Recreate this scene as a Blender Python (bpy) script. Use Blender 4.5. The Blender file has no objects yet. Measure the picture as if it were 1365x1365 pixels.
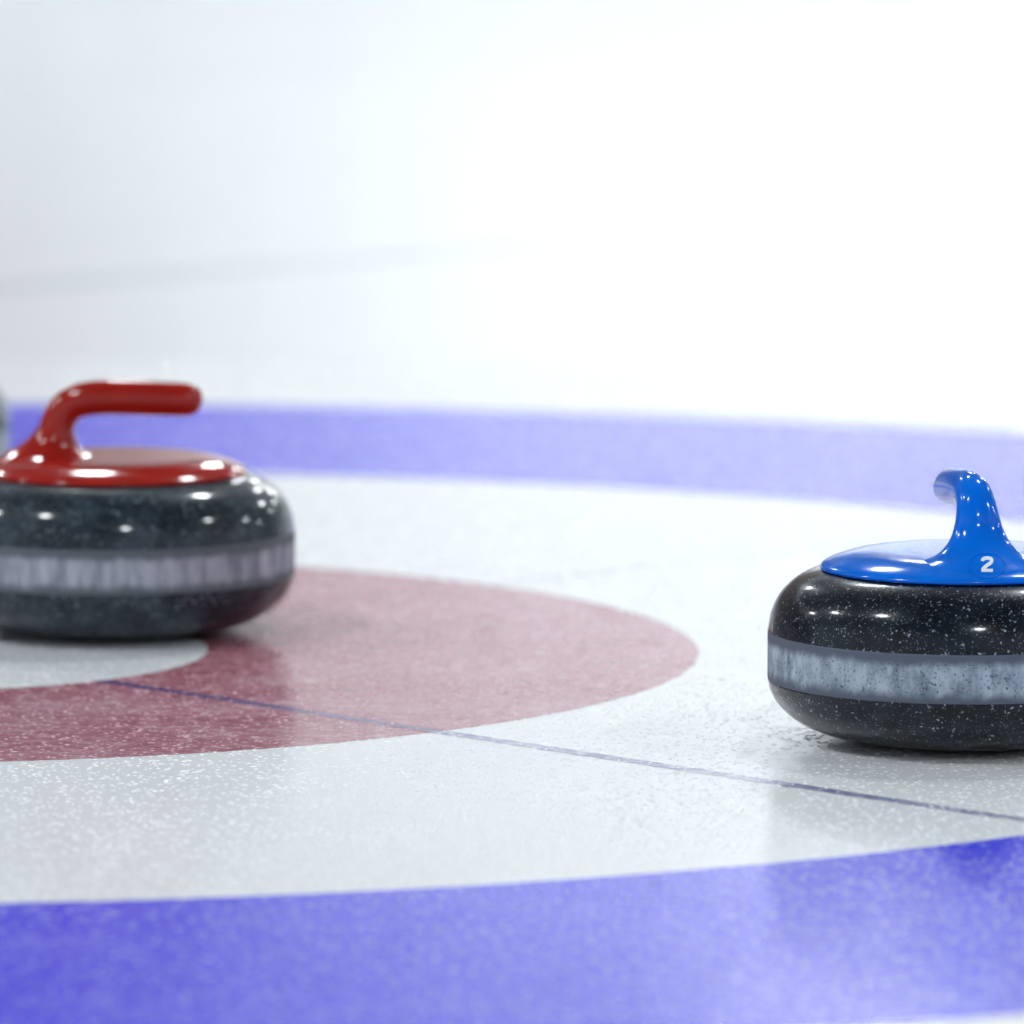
import bpy, bmesh, math, random
import numpy as np
from mathutils import Vector, Matrix, noise
from mathutils.bvhtree import BVHTree

random.seed(7)
scene = bpy.context.scene
col = scene.collection

# ------------------------------------------------------------------ camera
F_PX = 12500.0
cam_d = bpy.data.cameras.new('camera')
cam = bpy.data.objects.new('camera', cam_d)
col.objects.link(cam)
cam.location = (0, 0, 0.9363)
cam.rotation_euler = (math.pi / 2 - 0.115439, 0, 0)
cam_d.sensor_width = 36
cam_d.lens = F_PX / 1365 * 36
cam_d.clip_end = 200
cam_d.dof.use_dof = True
cam_d.dof.focus_distance = 6.63
cam_d.dof.aperture_fstop = 5.5
scene.camera = cam

# ------------------------------------------------------------------ world, exposure
LAMP_STRENGTH = 159.0
world = bpy.data.worlds.new('world')
scene.world = world
world.use_nodes = True
world.node_tree.nodes['Background'].inputs[0].default_value = (0.75, 0.8, 0.9, 1)
world.node_tree.nodes['Background'].inputs[1].default_value = 0.3
vs = scene.view_settings
vs.view_transform = 'Standard'
vs.look = 'None'
vs.gamma = 1.0
vs.use_curve_mapping = False
vs.exposure = 0.0
scene.cycles.max_bounces = 6
scene.cycles.sample_clamp_indirect = 6.0

# ------------------------------------------------------------------ layout
CEN = Vector((-0.46703, 7.14746, 0))          # centre of the house
ANG = 2.315945
A = Vector((math.cos(ANG), math.sin(ANG), 0))  # along the tee line, away from the camera
B = Vector((math.sin(ANG), -math.cos(ANG), 0)) # along the sheet, away from the camera
R_OUT, R_IN, R_RED, R_BUT = 1.829, 1.246, 0.610, 0.233


def hall(a, b, z=0.0):
    p = CEN + A * a + B * b
    return Vector((p.x, p.y, z))


# ------------------------------------------------------------------ node helpers
class NT:
    def __init__(self, name):
        self.m = bpy.data.materials.new(name)
        self.m.use_nodes = True
        self.t = self.m.node_tree
        self.t.nodes.clear()
        self.out = self.n('ShaderNodeOutputMaterial')
        self.bsdf = self.n('ShaderNodeBsdfPrincipled')
        self.t.links.new(self.bsdf.outputs[0], self.out.inputs[0])

    def n(self, typ, **kw):
        nd = self.t.nodes.new(typ)
        for k, v in kw.items():
            setattr(nd, k, v)
        return nd

    def set(self, sock, v):
        if isinstance(v, bpy.types.NodeSocket):
            self.t.links.new(v, sock)
        elif isinstance(v, tuple) and len(v) == 3 and sock.type == 'RGBA':
            sock.default_value = (*v, 1)
        else:
            sock.default_value = v

    def p(self, **kw):
        for k, v in kw.items():
            self.set(self.bsdf.inputs[k.replace('_', ' ')], v)

    def coord(self, scale=(1, 1, 1)):
        tc = self.n('ShaderNodeTexCoord')
        mp = self.n('ShaderNodeMapping')
        mp.inputs['Scale'].default_value = scale
        self.t.links.new(tc.outputs['Object'], mp.inputs[0])
        return mp.outputs[0]

    def noise(self, vec, scale, detail=3, rough=0.5, out=0):
        nd = self.n('ShaderNodeTexNoise')
        self.set(nd.inputs['Vector'], vec)
        nd.inputs['Scale'].default_value = scale
        nd.inputs['Detail'].default_value = detail
        nd.inputs['Roughness'].default_value = rough
        return nd.outputs[out]

    def voro(self, vec, scale, out='Distance', feature='F1', rnd=1.0):
        nd = self.n('ShaderNodeTexVoronoi', feature=feature)
        self.set(nd.inputs['Vector'], vec)
        nd.inputs['Scale'].default_value = scale
        nd.inputs['Randomness'].default_value = rnd
        return nd.outputs[out], nd

    def ramp(self, fac, a, b, lo=0.0, hi=1.0):
        nd = self.n('ShaderNodeMapRange', interpolation_type='SMOOTHSTEP')
        self.set(nd.inputs['Value'], fac)
        nd.inputs['From Min'].default_value = a
        nd.inputs['From Max'].default_value = b
        nd.inputs['To Min'].default_value = lo
        nd.inputs['To Max'].default_value = hi
        return nd.outputs[0]

    def math(self, op, a, b=0.0):
        nd = self.n('ShaderNodeMath', operation=op)
        self.set(nd.inputs[0], a)
        self.set(nd.inputs[1], b)
        return nd.outputs[0]

    def mix(self, fac, a, b):
        nd = self.n('ShaderNodeMix', data_type='RGBA')
        self.set(nd.inputs[0], fac)
        self.set(nd.inputs[6], a)
        self.set(nd.inputs[7], b)
        return nd.outputs[2]

    def sep(self, v):
        nd = self.n('ShaderNodeSeparateXYZ')
        self.set(nd.inputs[0], v)
        return nd.outputs

    def bump(self, h, strength, dist):
        nd = self.n('ShaderNodeBump')
        nd.inputs['Strength'].default_value = strength
        nd.inputs['Distance'].default_value = dist
        self.set(nd.inputs['Height'], h)
        self.set(self.bsdf.inputs['Normal'], nd.outputs[0])


def ice_material(name, paint, frost, frost_amt, rough=0.155, relief=0.14):
    """pebbled ice over paint: frost patches whiten the paint, pebble relief glints"""
    t = NT(name)
    v = t.coord()
    big = t.noise(v, 9.0, 3, 0.55)
    mid = t.noise(v, 70.0, 4, 0.6)
    fine, _ = t.voro(v, 270.0)
    peb = t.ramp(fine, 0.05, 0.6, 1.0, 0.0)
    patch = t.math('ADD', t.ramp(mid, 0.40, 0.75, 0.0, 0.55), t.ramp(big, 0.35, 0.75, 0.0, 0.35))
    fac = t.math('MULTIPLY', t.math('ADD', patch, t.math('MULTIPLY', peb, 0.12)), frost_amt)
    t.p(Base_Color=t.mix(fac, paint, frost), Roughness=t.ramp(mid, 0.3, 0.7, rough - 0.1 * relief, rough + 0.1 * relief), IOR=1.31)
    h = t.math('ADD', t.math('MULTIPLY', peb, 0.7), t.math('MULTIPLY', t.noise(v, 420.0, 2), 0.5))
    t.bump(h, relief, 0.0006)
    return t.m


def granite(name, dark, fleck, tint, rough=0.32):
    t = NT(name)
    v = t.coord()
    wob = t.n('ShaderNodeTexNoise')
    t.set(wob.inputs['Vector'], v)
    wob.inputs['Scale'].default_value = 260
    wob.inputs['Detail'].default_value = 2
    add = t.n('ShaderNodeVectorMath', operation='MULTIPLY_ADD')
    t.set(add.inputs[0], wob.outputs['Color'])
    add.inputs[1].default_value = (0.005, 0.005, 0.005)
    t.set(add.inputs[2], v)
    w = add.outputs[0]
    d1, n1 = t.voro(w, 340)
    c1 = t.sep(n1.outputs['Color'])
    d2, n2 = t.voro(w, 620)
    c2 = t.sep(n2.outputs['Color'])
    m1 = t.math('MULTIPLY', t.ramp(d1, 0.20, 0.34, 1, 0), t.ramp(c1[0], 0.62, 1.0))
    m2 = t.math('MULTIPLY', t.ramp(d2, 0.18, 0.36, 1, 0), t.ramp(c2[0], 0.45, 1.0, 0, 0.8))
    cloud = t.noise(v, 45, 3)
    base = t.mix(t.ramp(cloud, 0.35, 0.7), dark, tint)
    c = t.mix(t.math('MULTIPLY', m2, 0.75), base, fleck)
    c = t.mix(m1, c, fleck)
    t.p(Base_Color=c, Roughness=rough, IOR=1.5, Specular_IOR_Level=0.1, Coat_Weight=0.9, Coat_Roughness=0.10, Coat_IOR=1.36)
    return t.m


def band_material(name, dark, light, edge, pits, zs):
    t = NT(name)
    v = t.coord((1, 1, zs))
    streak = t.noise(v, 95, 4, 0.6)
    v2 = t.coord()
    fine = t.noise(v2, 520, 3, 0.6)
    pit = t.ramp(t.noise(v2, 430, 2, 0.5), 0.30, 0.40, pits, 0)
    z = t.sep(v2)[2]
    wav = t.math('ADD', z, t.math('MULTIPLY', t.math('SUBTRACT', t.noise(v, 75, 3), 0.5), 0.010))
    core = t.math('MULTIPLY', t.ramp(wav, 0.0455, 0.0535), t.ramp(wav, 0.0670, 0.0745, 1, 0))
    c = t.mix(t.ramp(streak, 0.33, 0.68), dark, light)
    c = t.mix(t.ramp(fine, 0.35, 0.75, 0.0, 0.45), c, light)
    c = t.mix(pit, c, (0.03, 0.035, 0.045))
    c = t.mix(core, edge, c)
    t.p(Base_Color=c, Roughness=0.62, IOR=1.45)
    t.bump(fine, 0.25, 0.0004)
    return t.m


def plastic(name, c, rough=0.12):
    t = NT(name)
    v = t.coord()
    n = t.noise(v, 30, 3)
    t.p(Base_Color=t.mix(t.ramp(n, 0.3, 0.7, 0, 1), c, tuple(x * 0.86 for x in c)),
        Roughness=rough, IOR=1.46)
    return t.m


def plain(name, c, rough=0.6, metal=0.0, var=0.9, sc=3.0):
    t = NT(name)
    n = t.noise(t.coord(), sc, 3)
    t.p(Base_Color=t.mix(n, c, tuple(x * var for x in c)), Roughness=rough, Metallic=metal)
    return t.m


FROST = (0.80, 0.84, 0.92)
M_ICE = ice_material('white_ice', (0.905, 0.925, 0.945), (0.92, 0.935, 0.955), 0.8, 0.17, 0.07)
M_BLUE_ICE = ice_material('blue_painted_ice', (0.026, 0.020, 0.93), (0.17, 0.17, 0.96), 0.65)
M_RED_ICE = ice_material('red_painted_ice', (0.37, 0.085, 0.125), (0.70, 0.48, 0.53), 0.85)
M_BUTTON = ice_material('button_ice', (0.85, 0.875, 0.90), (0.90, 0.915, 0.935), 0.8, 0.17, 0.07)
M_LINE = ice_material('tee_line_ice', (0.22, 0.24, 0.42), (0.75, 0.78, 0.90), 1.15)
M_LINE_RED = ice_material('tee_line_on_red_ice', (0.10, 0.035, 0.17), (0.45, 0.30, 0.48), 0.7)
M_CLINE = ice_material('centre_line_ice', (0.76, 0.78, 0.83), (0.87, 0.89, 0.93), 0.9, 0.17, 0.07)
M_SIDE = ice_material('divider_ice', (0.70, 0.73, 0.74), (0.80, 0.82, 0.83), 0.8, 0.17, 0.07)


# ------------------------------------------------------------------ mesh helpers
def obj(name, verts, faces, mat, parent=None, smooth=True):
    me = bpy.data.meshes.new(name)
    me.from_pydata([tuple(v) for v in verts], [], faces)
    me.materials.append(mat)
    if smooth:
        me.polygons.foreach_set('use_smooth', [True] * len(me.polygons))
    me.update()
    o = bpy.data.objects.new(name, me)
    col.objects.link(o)
    if parent:
        o.parent = parent
    return o


def tag(o, label, cat, group=None):
    o['label'] = label
    o['category'] = cat
    if group:
        o['group'] = group


def structure(o):
    o['kind'] = 'structure'
    return o


def catmull(P, n):
    out = []
    for i in range(len(P) - 1):
        p1, p2 = P[i], P[i + 1]
        p0 = P[i - 1] if i else p1
        p3 = P[i + 2] if i + 2 < len(P) else p2
        for k in range(n):
            t = k / n
            out.append(tuple(0.5 * (2 * b + (c - a) * t + (2 * a - 5 * b + 4 * c - d) * t * t + (3 * b - a - 3 * c + d) * t ** 3)
                             for a, b, c, d in zip(p0, p1, p2, p3)))
    out.append(tuple(P[-1]))
    return out


def lathe(prof, seg, closed=False):
    verts, faces = [], []
    n = len(prof)
    for r, z in prof:
        for k in range(seg):
            a = 2 * math.pi * k / seg
            verts.append((max(r, 1e-5) * math.cos(a), max(r, 1e-5) * math.sin(a), z))
    for i in range(n if closed else n - 1):
        j = (i + 1) % n
        for k in range(seg):
            l = (k + 1) % seg
            faces.append((i * seg + k, i * seg + l, j * seg + l, j * seg + k))
    return verts, faces


def box(x0, x1, y0, y1, z0, z1):
    v = [(x, y, z) for z in (z0, z1) for y in (y0, y1) for x in (x0, x1)]
    f = [(0, 2, 3, 1), (4, 5, 7, 6), (0, 1, 5, 4), (2, 6, 7, 3), (0, 4, 6, 2), (1, 3, 7, 5)]
    return v, f


# ------------------------------------------------------------------ the ice
A0, A1, B0, B1 = -10.0, 13.8, -9.0, 30.0
fl = structure(obj('floor', [hall(A0, B0), hall(A0, B1), hall(A1, B1), hall(A1, B0)], [(0, 1, 2, 3)], M_ICE, None, False))
fl.data.flip_normals() if fl.data.polygons[0].normal.z < 0 else None


def wob(R, a, amp):
    p = Vector((math.cos(a) * R * 60, math.sin(a) * R * 60, R * 10))
    q = Vector((math.cos(a) * R * 250, math.sin(a) * R * 250, R * 10 + 5))
    return R + amp * (noise.noise(p) + 0.8 * noise.noise(q))


def ring(name, r0, r1, z, mat, seg=1440, amp=0.0012):
    verts, faces = [], []
    for k in range(seg):
        a = 2 * math.pi * k / seg
        for R in (r0, r1):
            r = wob(R, a, amp) if R > 0.01 else R
            verts.append((CEN.x + r * math.cos(a), CEN.y + r * math.sin(a), z))
    for k in range(seg):
        l = (k + 1) % seg
        faces.append((2 * k, 2 * k + 1, 2 * l + 1, 2 * l))
    return obj(name, verts, faces, mat, fl, False)


r = ring('outer_ring', R_IN, R_OUT, 0.0001, M_BLUE_ICE)
r['label'] = 'blue ring painted under the ice'
r = ring('inner_ring', R_BUT, R_RED, 0.0001, M_RED_ICE)
r['label'] = 'red ring painted under the ice'
r = ring('button', 0.0005, R_BUT, 0.0001, M_BUTTON)
r['label'] = 'white button at the centre of the red ring'


def strip(name, p0, p1, w, z, mat, n=400, amp=0.0008):
    d = (p1 - p0).normalized()
    s = Vector((-d.y, d.x, 0))
    verts, faces = [], []
    for k in range(n + 1):
        p = p0.lerp(p1, k / n)
        for sg in (-1, 1):
            h = w / 2 + amp * noise.noise(Vector((p.x * 90, p.y * 90, sg * 7.0)))
            q = p + s * sg * h
            verts.append((q.x, q.y, z))
    for k in range(n):
        faces.append((2 * k, 2 * k + 2, 2 * k + 3, 2 * k + 1))
    o = obj(name, verts, faces, mat, fl, False)
    if o.data.polygons[0].normal.z < 0:
        o.data.flip_normals()
    return o


for s0, s1, m in ((-2.3, -R_RED, M_LINE), (-R_RED, -R_BUT, M_LINE_RED), (R_BUT, R_RED, M_LINE_RED), (R_RED, 2.3, M_LINE)):
    o = strip('tee_line', hall(s0, 0), hall(s1, 0), 0.015, 0.0002, m, 800, 0.002)
    o['label'] = 'thin faded blue line on white ice' if m is M_LINE else 'thin purple stretch of the line across the red ring'
strip('centre_line', hall(0, R_RED + 0.003), hall(0, 6.4), 0.010, 0.00018, M_CLINE, 600)
strip('sheet_divider', hall(2.30, -8), hall(2.30, 25), 0.07, 0.00018, M_SIDE, 300, 0.004)
strip('sheet_divider', hall(6.9, -8), hall(6.9, 25), 0.07, 0.00018, M_SIDE, 300, 0.004)
strip('centre_line', hall(4.72, -8), hall(4.72, 25), 0.03, 0.00018, M_CLINE, 300)

# ------------------------------------------------------------------ the hall around it (outside the frame, seen in reflections)
M_WALL = plain('white_wall_paint', (0.76, 0.77, 0.79), 0.6)
M_DARK = plain('brown_reflection_panel', (0.055, 0.032, 0.020), 0.6)
M_UPPER = plain('upper_reflection_panel', (0.045, 0.046, 0.05), 0.7)
M_BOARD = plain('low_reflection_paint', (0.22, 0.225, 0.235), 0.5)
M_CEIL = plain('ceiling_paint', (0.06, 0.063, 0.07), 0.8)
M_GREY = plain('grey_wall_paint', (0.80, 0.81, 0.83), 0.7)
HZ = 6.8


def wall(name, p, q, mat):
    v = [p, q, Vector((q.x, q.y, HZ)), Vector((p.x, p.y, HZ))]
    return structure(obj(name, v, [(0, 1, 2, 3)], mat, None, False))


wall_f = wall('wall_front', hall(A1, B0), hall(A1, B1), M_WALL)
wall('wall_right', hall(A0, B1), hall(A1, B1), M_WALL)
wall('wall_back', hall(A0, B0), hall(A0, B1), M_GREY)
wall('wall_left', hall(A0, B0), hall(A1, B0), M_GREY)
structure(obj('ceiling', [hall(A0, B0, HZ), hall(A0, B1, HZ), hall(A1, B1, HZ), hall(A1, B0, HZ)], [(0, 3, 2, 1)], M_CEIL, None, False))
# added unseen dark panel, so the ice mirrors a darker left side
B_SPLIT = 11.35
pv = [hall(A1 - 0.03, B0 + 0.02, 0.0), hall(A1 - 0.03, B_SPLIT, 0.0), hall(A1 - 0.03, B_SPLIT, 5.6), hall(A1 - 0.03, B0 + 0.02, 5.6)]
pv += [v + A * 0.028 for v in pv]
obj('reflection_panel', pv, [(0, 1, 2, 3), (5, 4, 7, 6), (0, 4, 5, 1), (1, 5, 6, 2), (2, 6, 7, 3), (3, 7, 4, 0)], M_DARK, wall_f, False)

# added strips stepping brown to white, softening the mirrored dark edge in the ice
for k in range(6):
    b0 = B_SPLIT + 0.01 + 0.34 * k
    f = (k + 0.5) / 6
    mk = plain('reflection_step_tone', tuple(a + (b - a) * f for a, b in zip((0.055, 0.032, 0.020), (0.76, 0.77, 0.79))), 0.6)
    pv = [hall(A1 - 0.028, b0, 0.0), hall(A1 - 0.028, b0 + 0.33, 0.0), hall(A1 - 0.028, b0 + 0.33, 2.99), hall(A1 - 0.028, b0, 2.99)]
    pv += [v + A * 0.024 for v in pv]
    obj('reflection_step', pv, [(0, 1, 2, 3), (5, 4, 7, 6), (0, 4, 5, 1), (1, 5, 6, 2), (2, 6, 7, 3), (3, 7, 4, 0)], mk, wall_f, False)
# added dark upper panel, cuts the reflection on the near ice
pv = [hall(A1 - 0.03, B_SPLIT + 0.01, 3.0), hall(A1 - 0.03, B1 - 0.02, 3.0), hall(A1 - 0.03, B1 - 0.02, 6.7), hall(A1 - 0.03, B_SPLIT + 0.01, 6.7)]
pv += [v + A * 0.028 for v in pv]
obj('reflection_panel', pv, [(0, 1, 2, 3), (5, 4, 7, 6), (0, 4, 5, 1), (1, 5, 6, 2), (2, 6, 7, 3), (3, 7, 4, 0)], M_UPPER, wall_f, False)
# added low grey panel, tunes how bright the far ice reflects
pv = [hall(A1 - 0.10, B0 + 0.02, 0.0), hall(A1 - 0.10, B1 - 0.02, 0.0), hall(A1 - 0.10, B1 - 0.02, 1.1), hall(A1 - 0.10, B0 + 0.02, 1.1)]
pv += [v + A * 0.065 for v in pv]
obj('low_reflection_board', pv, [(0, 1, 2, 3), (5, 4, 7, 6), (0, 4, 5, 1), (1, 5, 6, 2), (2, 6, 7, 3), (3, 7, 4, 0)], M_BOARD, wall_f, False)

# ceiling lamps
M_HOUSING = plain('lamp_housing_metal', (0.25, 0.26, 0.28), 0.45, 0.8)
t = NT('lamp_diffuser')
t.p(Base_Color=(0.9, 0.9, 0.9), Roughness=0.5, Emission_Color=(0.925, 0.975, 1.0), Emission_Strength=LAMP_STRENGTH)
M_LAMP = t.m
LS = 1.33
hv, hf = lathe(catmull([(r * LS, z) for r, z in [(0.05, 0.34), (0.07, 0.30), (0.12, 0.24), (0.22, 0.12), (0.275, 0.03), (0.28, 0.0), (0.262, 0.0), (0.25, 0.03), (0.10, 0.2), (0.0, 0.24)]], 4), 32)
dv, df = lathe([(r * LS, z) for r, z in [(0.0, -0.012), (0.13, -0.009), (0.22, 0.0), (0.258, 0.012), (0.22, 0.02), (0.0, 0.03)]], 32)
rv, rf = lathe([(0.0, 0.33), (0.012, 0.33), (0.012, 0.80), (0.0, 0.80)], 10)
proto = None
SPOTS = [(la, lb, 6.0) for la in (-6.6, 1.2, 5.8, 11.0) for lb in (-3.9, 4.6, 12.2, 19.8)]
SPOTS += [(12.40, 13.4 + 2.4 * k, 5.6) for k in range(6)]     # added row, brightens the side wall mirrored in the ice
for la, lb, lz in SPOTS:
    if True:
        e = bpy.data.objects.new('ceiling_lamp', None)
        col.objects.link(e)
        e.location = hall(la, lb, lz)
        tag(e, 'round white ceiling lamp mirrored in the stones, or added to brighten the side wall', 'lamp', 'ceiling lamps above the sheets')
        if proto is None:
            proto = [obj('housing', hv, hf, M_HOUSING, e), obj('diffuser', dv, df, M_LAMP, e), obj('rod', rv, rf, M_HOUSING, e)]
        else:
            for s in proto:
                c = s.copy()
                col.objects.link(c)
                c.parent = e

# ------------------------------------------------------------------ curling stones
RS = 0.975


def rad(pts):
    return [(r * RS, z) for r, z in pts]


BODY_LOW = catmull([(0.0, 0.006), (0.045, 0.0055), (0.058, 0.002), (0.063, 0.0003), (0.0675, 0.0), (0.074, 0.0008), (0.088, 0.0022), (0.107, 0.0068),
                    (0.124, 0.0142), (0.1365, 0.0245), (0.1428, 0.0345), (0.1447, 0.0415), (0.1449, 0.0433)], 5)
BODY_UP = catmull([(0.1449, 0.0788), (0.1447, 0.0806), (0.1425, 0.0915), (0.1365, 0.1035), (0.126, 0.1140), (0.1145, 0.1202), (0.105, 0.1228),
                   (0.099, 0.1234), (0.06, 0.1236), (0.0, 0.1236)], 5)
BAND = [(0.1435, 0.0436), (0.1444, 0.0433), (0.1450, 0.0437), (0.14515, 0.0450)] + [(0.1452, 0.0470 + 0.028 * k / 8) for k in range(9)] + \
       [(0.14515, 0.0772), (0.1450, 0.0785), (0.1444, 0.0789), (0.1435, 0.0786)]
COVER_PTS = [(0.0, 0.1362), (0.03, 0.1362), (0.060, 0.1360), (0.074, 0.1354), (0.084, 0.1341), (0.093, 0.1318), (0.1005, 0.1291), (0.1045, 0.1270),
             (0.1062, 0.1254), (0.1058, 0.1240), (0.1040, 0.1236), (0.098, 0.1238), (0.0, 0.1238)]
COVER_PTS = rad(COVER_PTS)
COVER = catmull(COVER_PTS, 6)
BODY_LOW, BODY_UP, BAND = rad(BODY_LOW), rad(BODY_UP), rad(BAND)


def cover_z(r):
    best = COVER_PTS[0][1]
    top = [p for p in COVER if p[1] > 0.1254]
    for (r0, z0), (r1, z1) in zip(top, top[1:]):
        if r0 <= r <= r1:
            return z0 + (z1 - z0) * (r - r0) / max(r1 - r0, 1e-9)
    return best if r < 0.05 else 0.1254


# handle sections: x, z, tangent angle (deg), half width in plane, half width across, weight of the cover's slope
HSEC = [(-0.0530, 0.1352, 90, 0.0430, 0.0470, 1.0),
        (-0.0535, 0.1366, 90, 0.0385, 0.0395, 1.0),
        (-0.0520, 0.1388, 90, 0.0315, 0.0325, 0.9),
        (-0.0490, 0.1425, 90, 0.0250, 0.0270, 0.6),
        (-0.0450, 0.1485, 88, 0.0188, 0.0215, 0.2),
        (-0.0418, 0.1570, 84, 0.0140, 0.0177, 0.0),
        (-0.0385, 0.1655, 72, 0.0126, 0.0150, 0.0),
        (-0.0325, 0.1738, 52, 0.0126, 0.0136, 0.0),
        (-0.0220, 0.1792, 25, 0.0127, 0.0131, 0.0),
        (-0.0060, 0.1812, 5, 0.0128, 0.0130, 0.0),
        (0.0180, 0.1808, -3, 0.0130, 0.0131, 0.0),
        (0.0430, 0.1792, -4, 0.0127, 0.0128, 0.0),
        (0.0605, 0.1780, -4, 0.0121, 0.0122, 0.0),
        (0.0685, 0.1774, -4, 0.0104, 0.0105, 0.0),
        (0.0725, 0.1771, -4, 0.0072, 0.0072, 0.0),
        (0.0743, 0.1770, -4, 0.0030, 0.0030, 0.0),
        (0.0745, 0.1770, -4, 0.0001, 0.0001, 0.0)]


def handle_geo(droop=0.0, seg=48, n=6):
    secs = catmull([(x - 0.004, z - droop * max(x + 0.02, 0) / 0.09, an, a * (1.06 if z > 0.16 else 1), b * (1.04 if z > 0.16 else 1), w) for (x, z, an, a, b, w) in HSEC], n)
    verts, faces = [], []
    for (x, z, an, a, b, w) in secs:
        th = math.radians(an)
        nx, nz = -math.sin(th), math.cos(th)
        w = min(max(w, 0), 1)
        for k in range(seg):
            f = 2 * math.pi * k / seg
            px = x + nx * a * math.cos(f)
            pz = z + nz * a * math.cos(f)
            py = b * math.sin(f)
            if w > 0:
                pz += w * (cover_z(min(math.hypot(px, py), 0.1030)) - 0.1362)
            verts.append((px, py, pz))
    m = len(secs)
    for i in range(m - 1):
        for k in range(seg):
            l = (k + 1) % seg
            faces.append((i * seg + k, i * seg + l, (i + 1) * seg + l, (i + 1) * seg + k))
    return verts, faces


SEG = 160
FULL = lathe(BODY_LOW + BODY_UP, SEG)
BANDG = lathe(BAND, SEG, True)
COVERG = lathe(COVER, SEG)


def fix_normals(o):
    bm = bmesh.new()
    bm.from_mesh(o.data)
    bmesh.ops.remove_doubles(bm, verts=bm.verts, dist=2e-5)
    bmesh.ops.recalc_face_normals(bm, faces=bm.faces)
    bm.to_mesh(o.data)
    bm.free()
    return o


def stone(loc, yaw, m_gran, m_band, m_plastic, label, spin=0.0, droop=0.0):
    e = bpy.data.objects.new('curling_stone', None)
    col.objects.link(e)
    e.location = loc
    e.rotation_euler = (0, 0, yaw)
    tag(e, label, 'curling stone', 'curling stones on the ice')
    body = fix_normals(obj('granite_body', *FULL, m_gran, e))
    body['label'] = 'polished speckled dark granite body'
    band = fix_normals(obj('striking_band', *BANDG, m_band, e))
    band['label'] = 'matt pale grey band around the middle'
    body.rotation_euler = band.rotation_euler = (0, 0, spin)
    cov = fix_normals(obj('cover', *COVERG, m_plastic, e))
    han = fix_normals(obj('handle', *handle_geo(droop), m_plastic, e))
    return e, cov, han


M_GR_DARK = granite('black_granite', (0.002, 0.004, 0.009), (0.40, 0.46, 0.52), (0.009, 0.015, 0.025))
M_GR_GREEN = granite('green_grey_granite', (0.008, 0.015, 0.023), (0.28, 0.36, 0.40), (0.032, 0.050, 0.066), 0.38)
M_BAND_A = band_material('frosted_granite_band', (0.16, 0.205, 0.27), (0.46, 0.54, 0.63), (0.10, 0.12, 0.165), 0.8, 0.45)
M_BAND_B = band_material('worn_granite_band', (0.16, 0.185, 0.235), (0.46, 0.49, 0.57), (0.105, 0.13, 0.155), 0.15, 0.2)
M_BLUE = plastic('blue_plastic', (0.000, 0.180, 0.85))
M_RED = plastic('red_plastic', (0.40, 0.018, 0.011))
M_DIGIT = plain('white_numeral', (0.93, 0.95, 0.96), 0.4)

red, _, _ = stone((-0.311, 7.280, 0.0002), math.radians(-9), M_GR_GREEN, M_BAND_B, M_RED,
                  'dark granite curling stone with a red handle, beside the white button', 0.4, -0.0035)
blue, bcov, bhan = stone((0.3247, 6.664, 0.0002), math.radians(90 + 8.5), M_GR_DARK, M_BAND_A, M_BLUE,
                         'black speckled granite curling stone with a blue handle marked 2', 1.3, 0.003)
back, _, _ = stone((-0.578, 8.095, 0.0002), math.radians(200), M_GR_GREEN, M_BAND_B, M_RED,
                   'blurred grey curling stone cut by the left edge, behind the red-handled stone', 2.0)

# ------------------------------------------------------------------ raised numeral on the blue stone's handle
bm = bmesh.new()
for o in (bcov, bhan):
    bm.from_mesh(o.data)
bvh = BVHTree.FromBMesh(bm)
bm.free()
inv = Matrix.Translation(blue.location) @ Matrix.Rotation(blue.rotation_euler.z, 4, 'Z')
inv = inv.inverted()


def pixel_dir(px, py):
    p = 0.115439
    fw = Vector((0, math.cos(p), -math.sin(p)))
    up = Vector((0, math.sin(p), math.cos(p)))
    return fw * F_PX + Vector((1, 0, 0)) * (px - 682.5) + up * (682.5 - py)


# where the plaque sits on the moulding, then everything is laid onto the surface along one fixed direction
o_l = inv @ Vector(cam.location)
d_l = (inv.to_3x3() @ pixel_dir(1316, 753)).normalized()
hitp, hitn, _, _ = bvh.ray_cast(o_l, d_l)
PD = d_l.copy()
PU = (Vector((0, 0, 1)) - PD * PD.z).normalized()
PR = PD.cross(PU).normalized()


def lay(u, v, lift):
    o = hitp + PR * u + PU * v - PD * 0.05
    h, nrm, _, _ = bvh.ray_cast(o, PD)
    if h is None:
        h, nrm = hitp + PR * u + PU * v, -PD
    if nrm.dot(PD) > 0:
        nrm = -nrm
    return h + nrm * lift


def ribbon(name, path, width, lift, mat, parent, closed=False, thick=0.0008):
    """a raised stroke laid on the surface: path in plaque coordinates (metres), width a number or a list"""
    n = len(path)
    verts, faces = [], []
    for i, (u, v) in enumerate(path):
        a = path[(i - 1) % n] if (closed or i) else path[i]
        b = path[(i + 1) % n] if (closed or i < n - 1) else path[i]
        dx, dy = b[0] - a[0], b[1] - a[1]
        L = math.hypot(dx, dy) or 1
        nx, ny = -dy / L, dx / L
        w = (width[i] if isinstance(width, list) else width) / 2
        for s, l in ((-1, lift - thick), (-0.9, lift), (0.9, lift), (1, lift - thick)):
            verts.append(lay(u + nx * w * s, v + ny * w * s, l))
    for i in range(n if closed else n - 1):
        j = (i + 1) % n
        for k in range(3):
            faces.append((i * 4 + k, i * 4 + k + 1, j * 4 + k + 1, j * 4 + k))
    if not closed:
        faces += [(0, 1, 2, 3), ((n - 1) * 4 + 3, (n - 1) * 4 + 2, (n - 1) * 4 + 1, (n - 1) * 4)]
    return fix_normals(obj(name, verts, faces, mat, parent, False))


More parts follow.
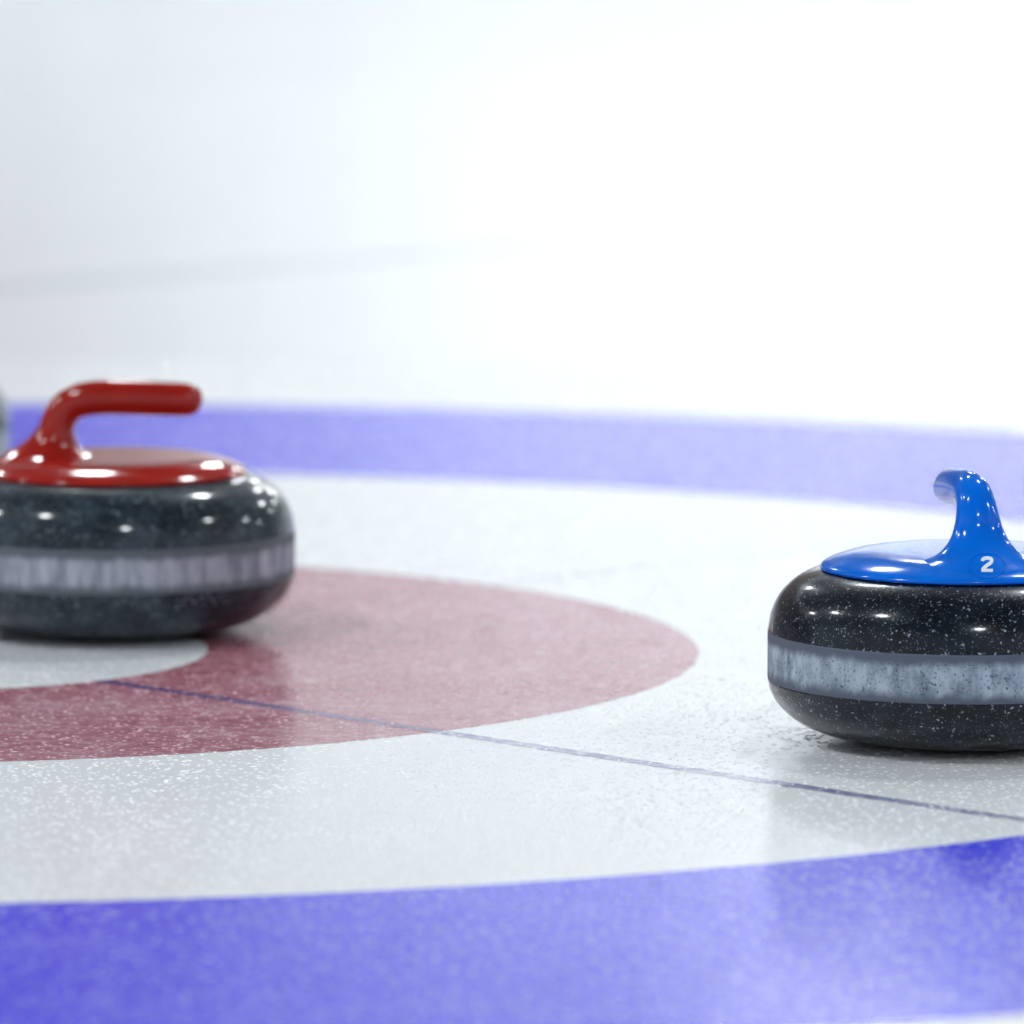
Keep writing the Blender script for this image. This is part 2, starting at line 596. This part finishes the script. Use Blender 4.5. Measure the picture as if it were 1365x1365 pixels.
two = [(-0.0034, 0.0026), (-0.0031, 0.0040), (-0.0018, 0.0050), (0.0002, 0.0053), (0.0021, 0.0049), (0.0031, 0.0037), (0.0030, 0.0023),
       (0.0020, 0.0009), (0.0002, -0.0007), (-0.0016, -0.0024), (-0.0028, -0.0040), (-0.0031, -0.0049)]
two = [(u, v * 0.82 + 0.0004) for u, v in catmull(two, 4)]
num = ribbon('numeral', two, 0.0027, 0.0003, M_DIGIT, bhan)
num['label'] = 'white figure 2'
foot = ribbon('numeral_foot', [(-0.0041 + 0.0082 * k / 10, -0.0040) for k in range(11)], 0.0023, 0.00032, M_DIGIT, num)
oval = [(0.0125 * math.cos(2 * math.pi * k / 72), 0.0088 * math.sin(2 * math.pi * k / 72) - 0.0004) for k in range(72)]
ribbon('plaque_rim', oval, 0.0011, 0.0004, M_BLUE, bhan, True)

# ------------------------------------------------------------------ frozen pebble droplets on the ice (real relief, far too many to count)
rng = np.random.default_rng(11)
N = 159000
py = 5.25 + (9.4 - 5.25) * rng.random(N)
px = (rng.random(N) * 2 - 1) * 1.1
keep = np.abs(px) < 0.11 * py + 0.08
px, py = px[keep], py[keep]
for st in (red, blue, back):
    k = np.hypot(px - st.location.x, py - st.location.y) > 0.075
    px, py = px[k], py[k]
rr = np.hypot(px - CEN.x, py - CEN.y)


def pebbles(name, sel, mat, label):
    x, y = px[sel], py[sel]
    n = len(x)
    rad_ = 0.0011 + 0.0014 * rng.random(n) ** 1.5
    hgt = rad_ * (0.17 + 0.10 * rng.random(n))
    K = 6
    ang = 2 * np.pi * (np.arange(K) / K)
    V = np.zeros((n, 2 * K + 1, 3), np.float32)
    ph = rng.random(n) * 6.28
    for ringi, (fr, fz) in enumerate(((1.0, 0.0), (0.62, 0.66))):
        for k in range(K):
            V[:, ringi * K + k, 0] = x + rad_ * fr * np.cos(ang[k] + ph)
            V[:, ringi * K + k, 1] = y + rad_ * fr * np.sin(ang[k] + ph)
            V[:, ringi * K + k, 2] = hgt * fz
    V[:, 2 * K, 0], V[:, 2 * K, 1], V[:, 2 * K, 2] = x, y, hgt
    tri = []
    for k in range(K):
        l = (k + 1) % K
        tri += [(k, l, K + l), (k, K + l, K + k), (K + k, K + l, 2 * K)]
    tri = np.array(tri, np.int32)
    T = (tri[None] + (np.arange(n) * (2 * K + 1))[:, None, None]).reshape(-1)
    me = bpy.data.meshes.new(name)
    me.vertices.add(n * (2 * K + 1))
    me.vertices.foreach_set('co', V.reshape(-1))
    me.loops.add(len(T))
    me.loops.foreach_set('vertex_index', T.astype(np.int32))
    nf = len(T) // 3
    me.polygons.add(nf)
    me.polygons.foreach_set('loop_start', np.arange(0, 3 * nf, 3, dtype=np.int32))
    me.polygons.foreach_set('use_smooth', np.ones(nf, bool))
    me.materials.append(mat)
    me.update(calc_edges=True)
    o = bpy.data.objects.new(name, me)
    col.objects.link(o)
    o.parent = fl
    o['kind'] = 'stuff'
    o['label'] = label
    return o


def pebble_material(name, c):
    t = NT(name)
    n = t.noise(t.coord(), 160, 2)
    t.p(Base_Color=t.mix(t.ramp(n, 0.35, 0.65), c, tuple(v * 0.7 for v in c) if c[1] < 0.8 else c), Roughness=0.15, IOR=1.31)
    return t.m


in_blue = (rr > R_IN) & (rr < R_OUT)
in_red = (rr > R_BUT) & (rr < R_RED)
pebbles('blue_pebble', in_blue, pebble_material('blue_pebble_ice', (0.34, 0.34, 0.95)), 'frozen droplets over the blue ring')
pebbles('red_pebble', in_red, pebble_material('red_pebble_ice', (0.64, 0.37, 0.42)), 'frozen droplets over the red ring')
pebbles('white_pebble', ~(in_blue | in_red), pebble_material('white_pebble_ice', (0.88, 0.90, 0.925)), 'frozen droplets over the white ice')
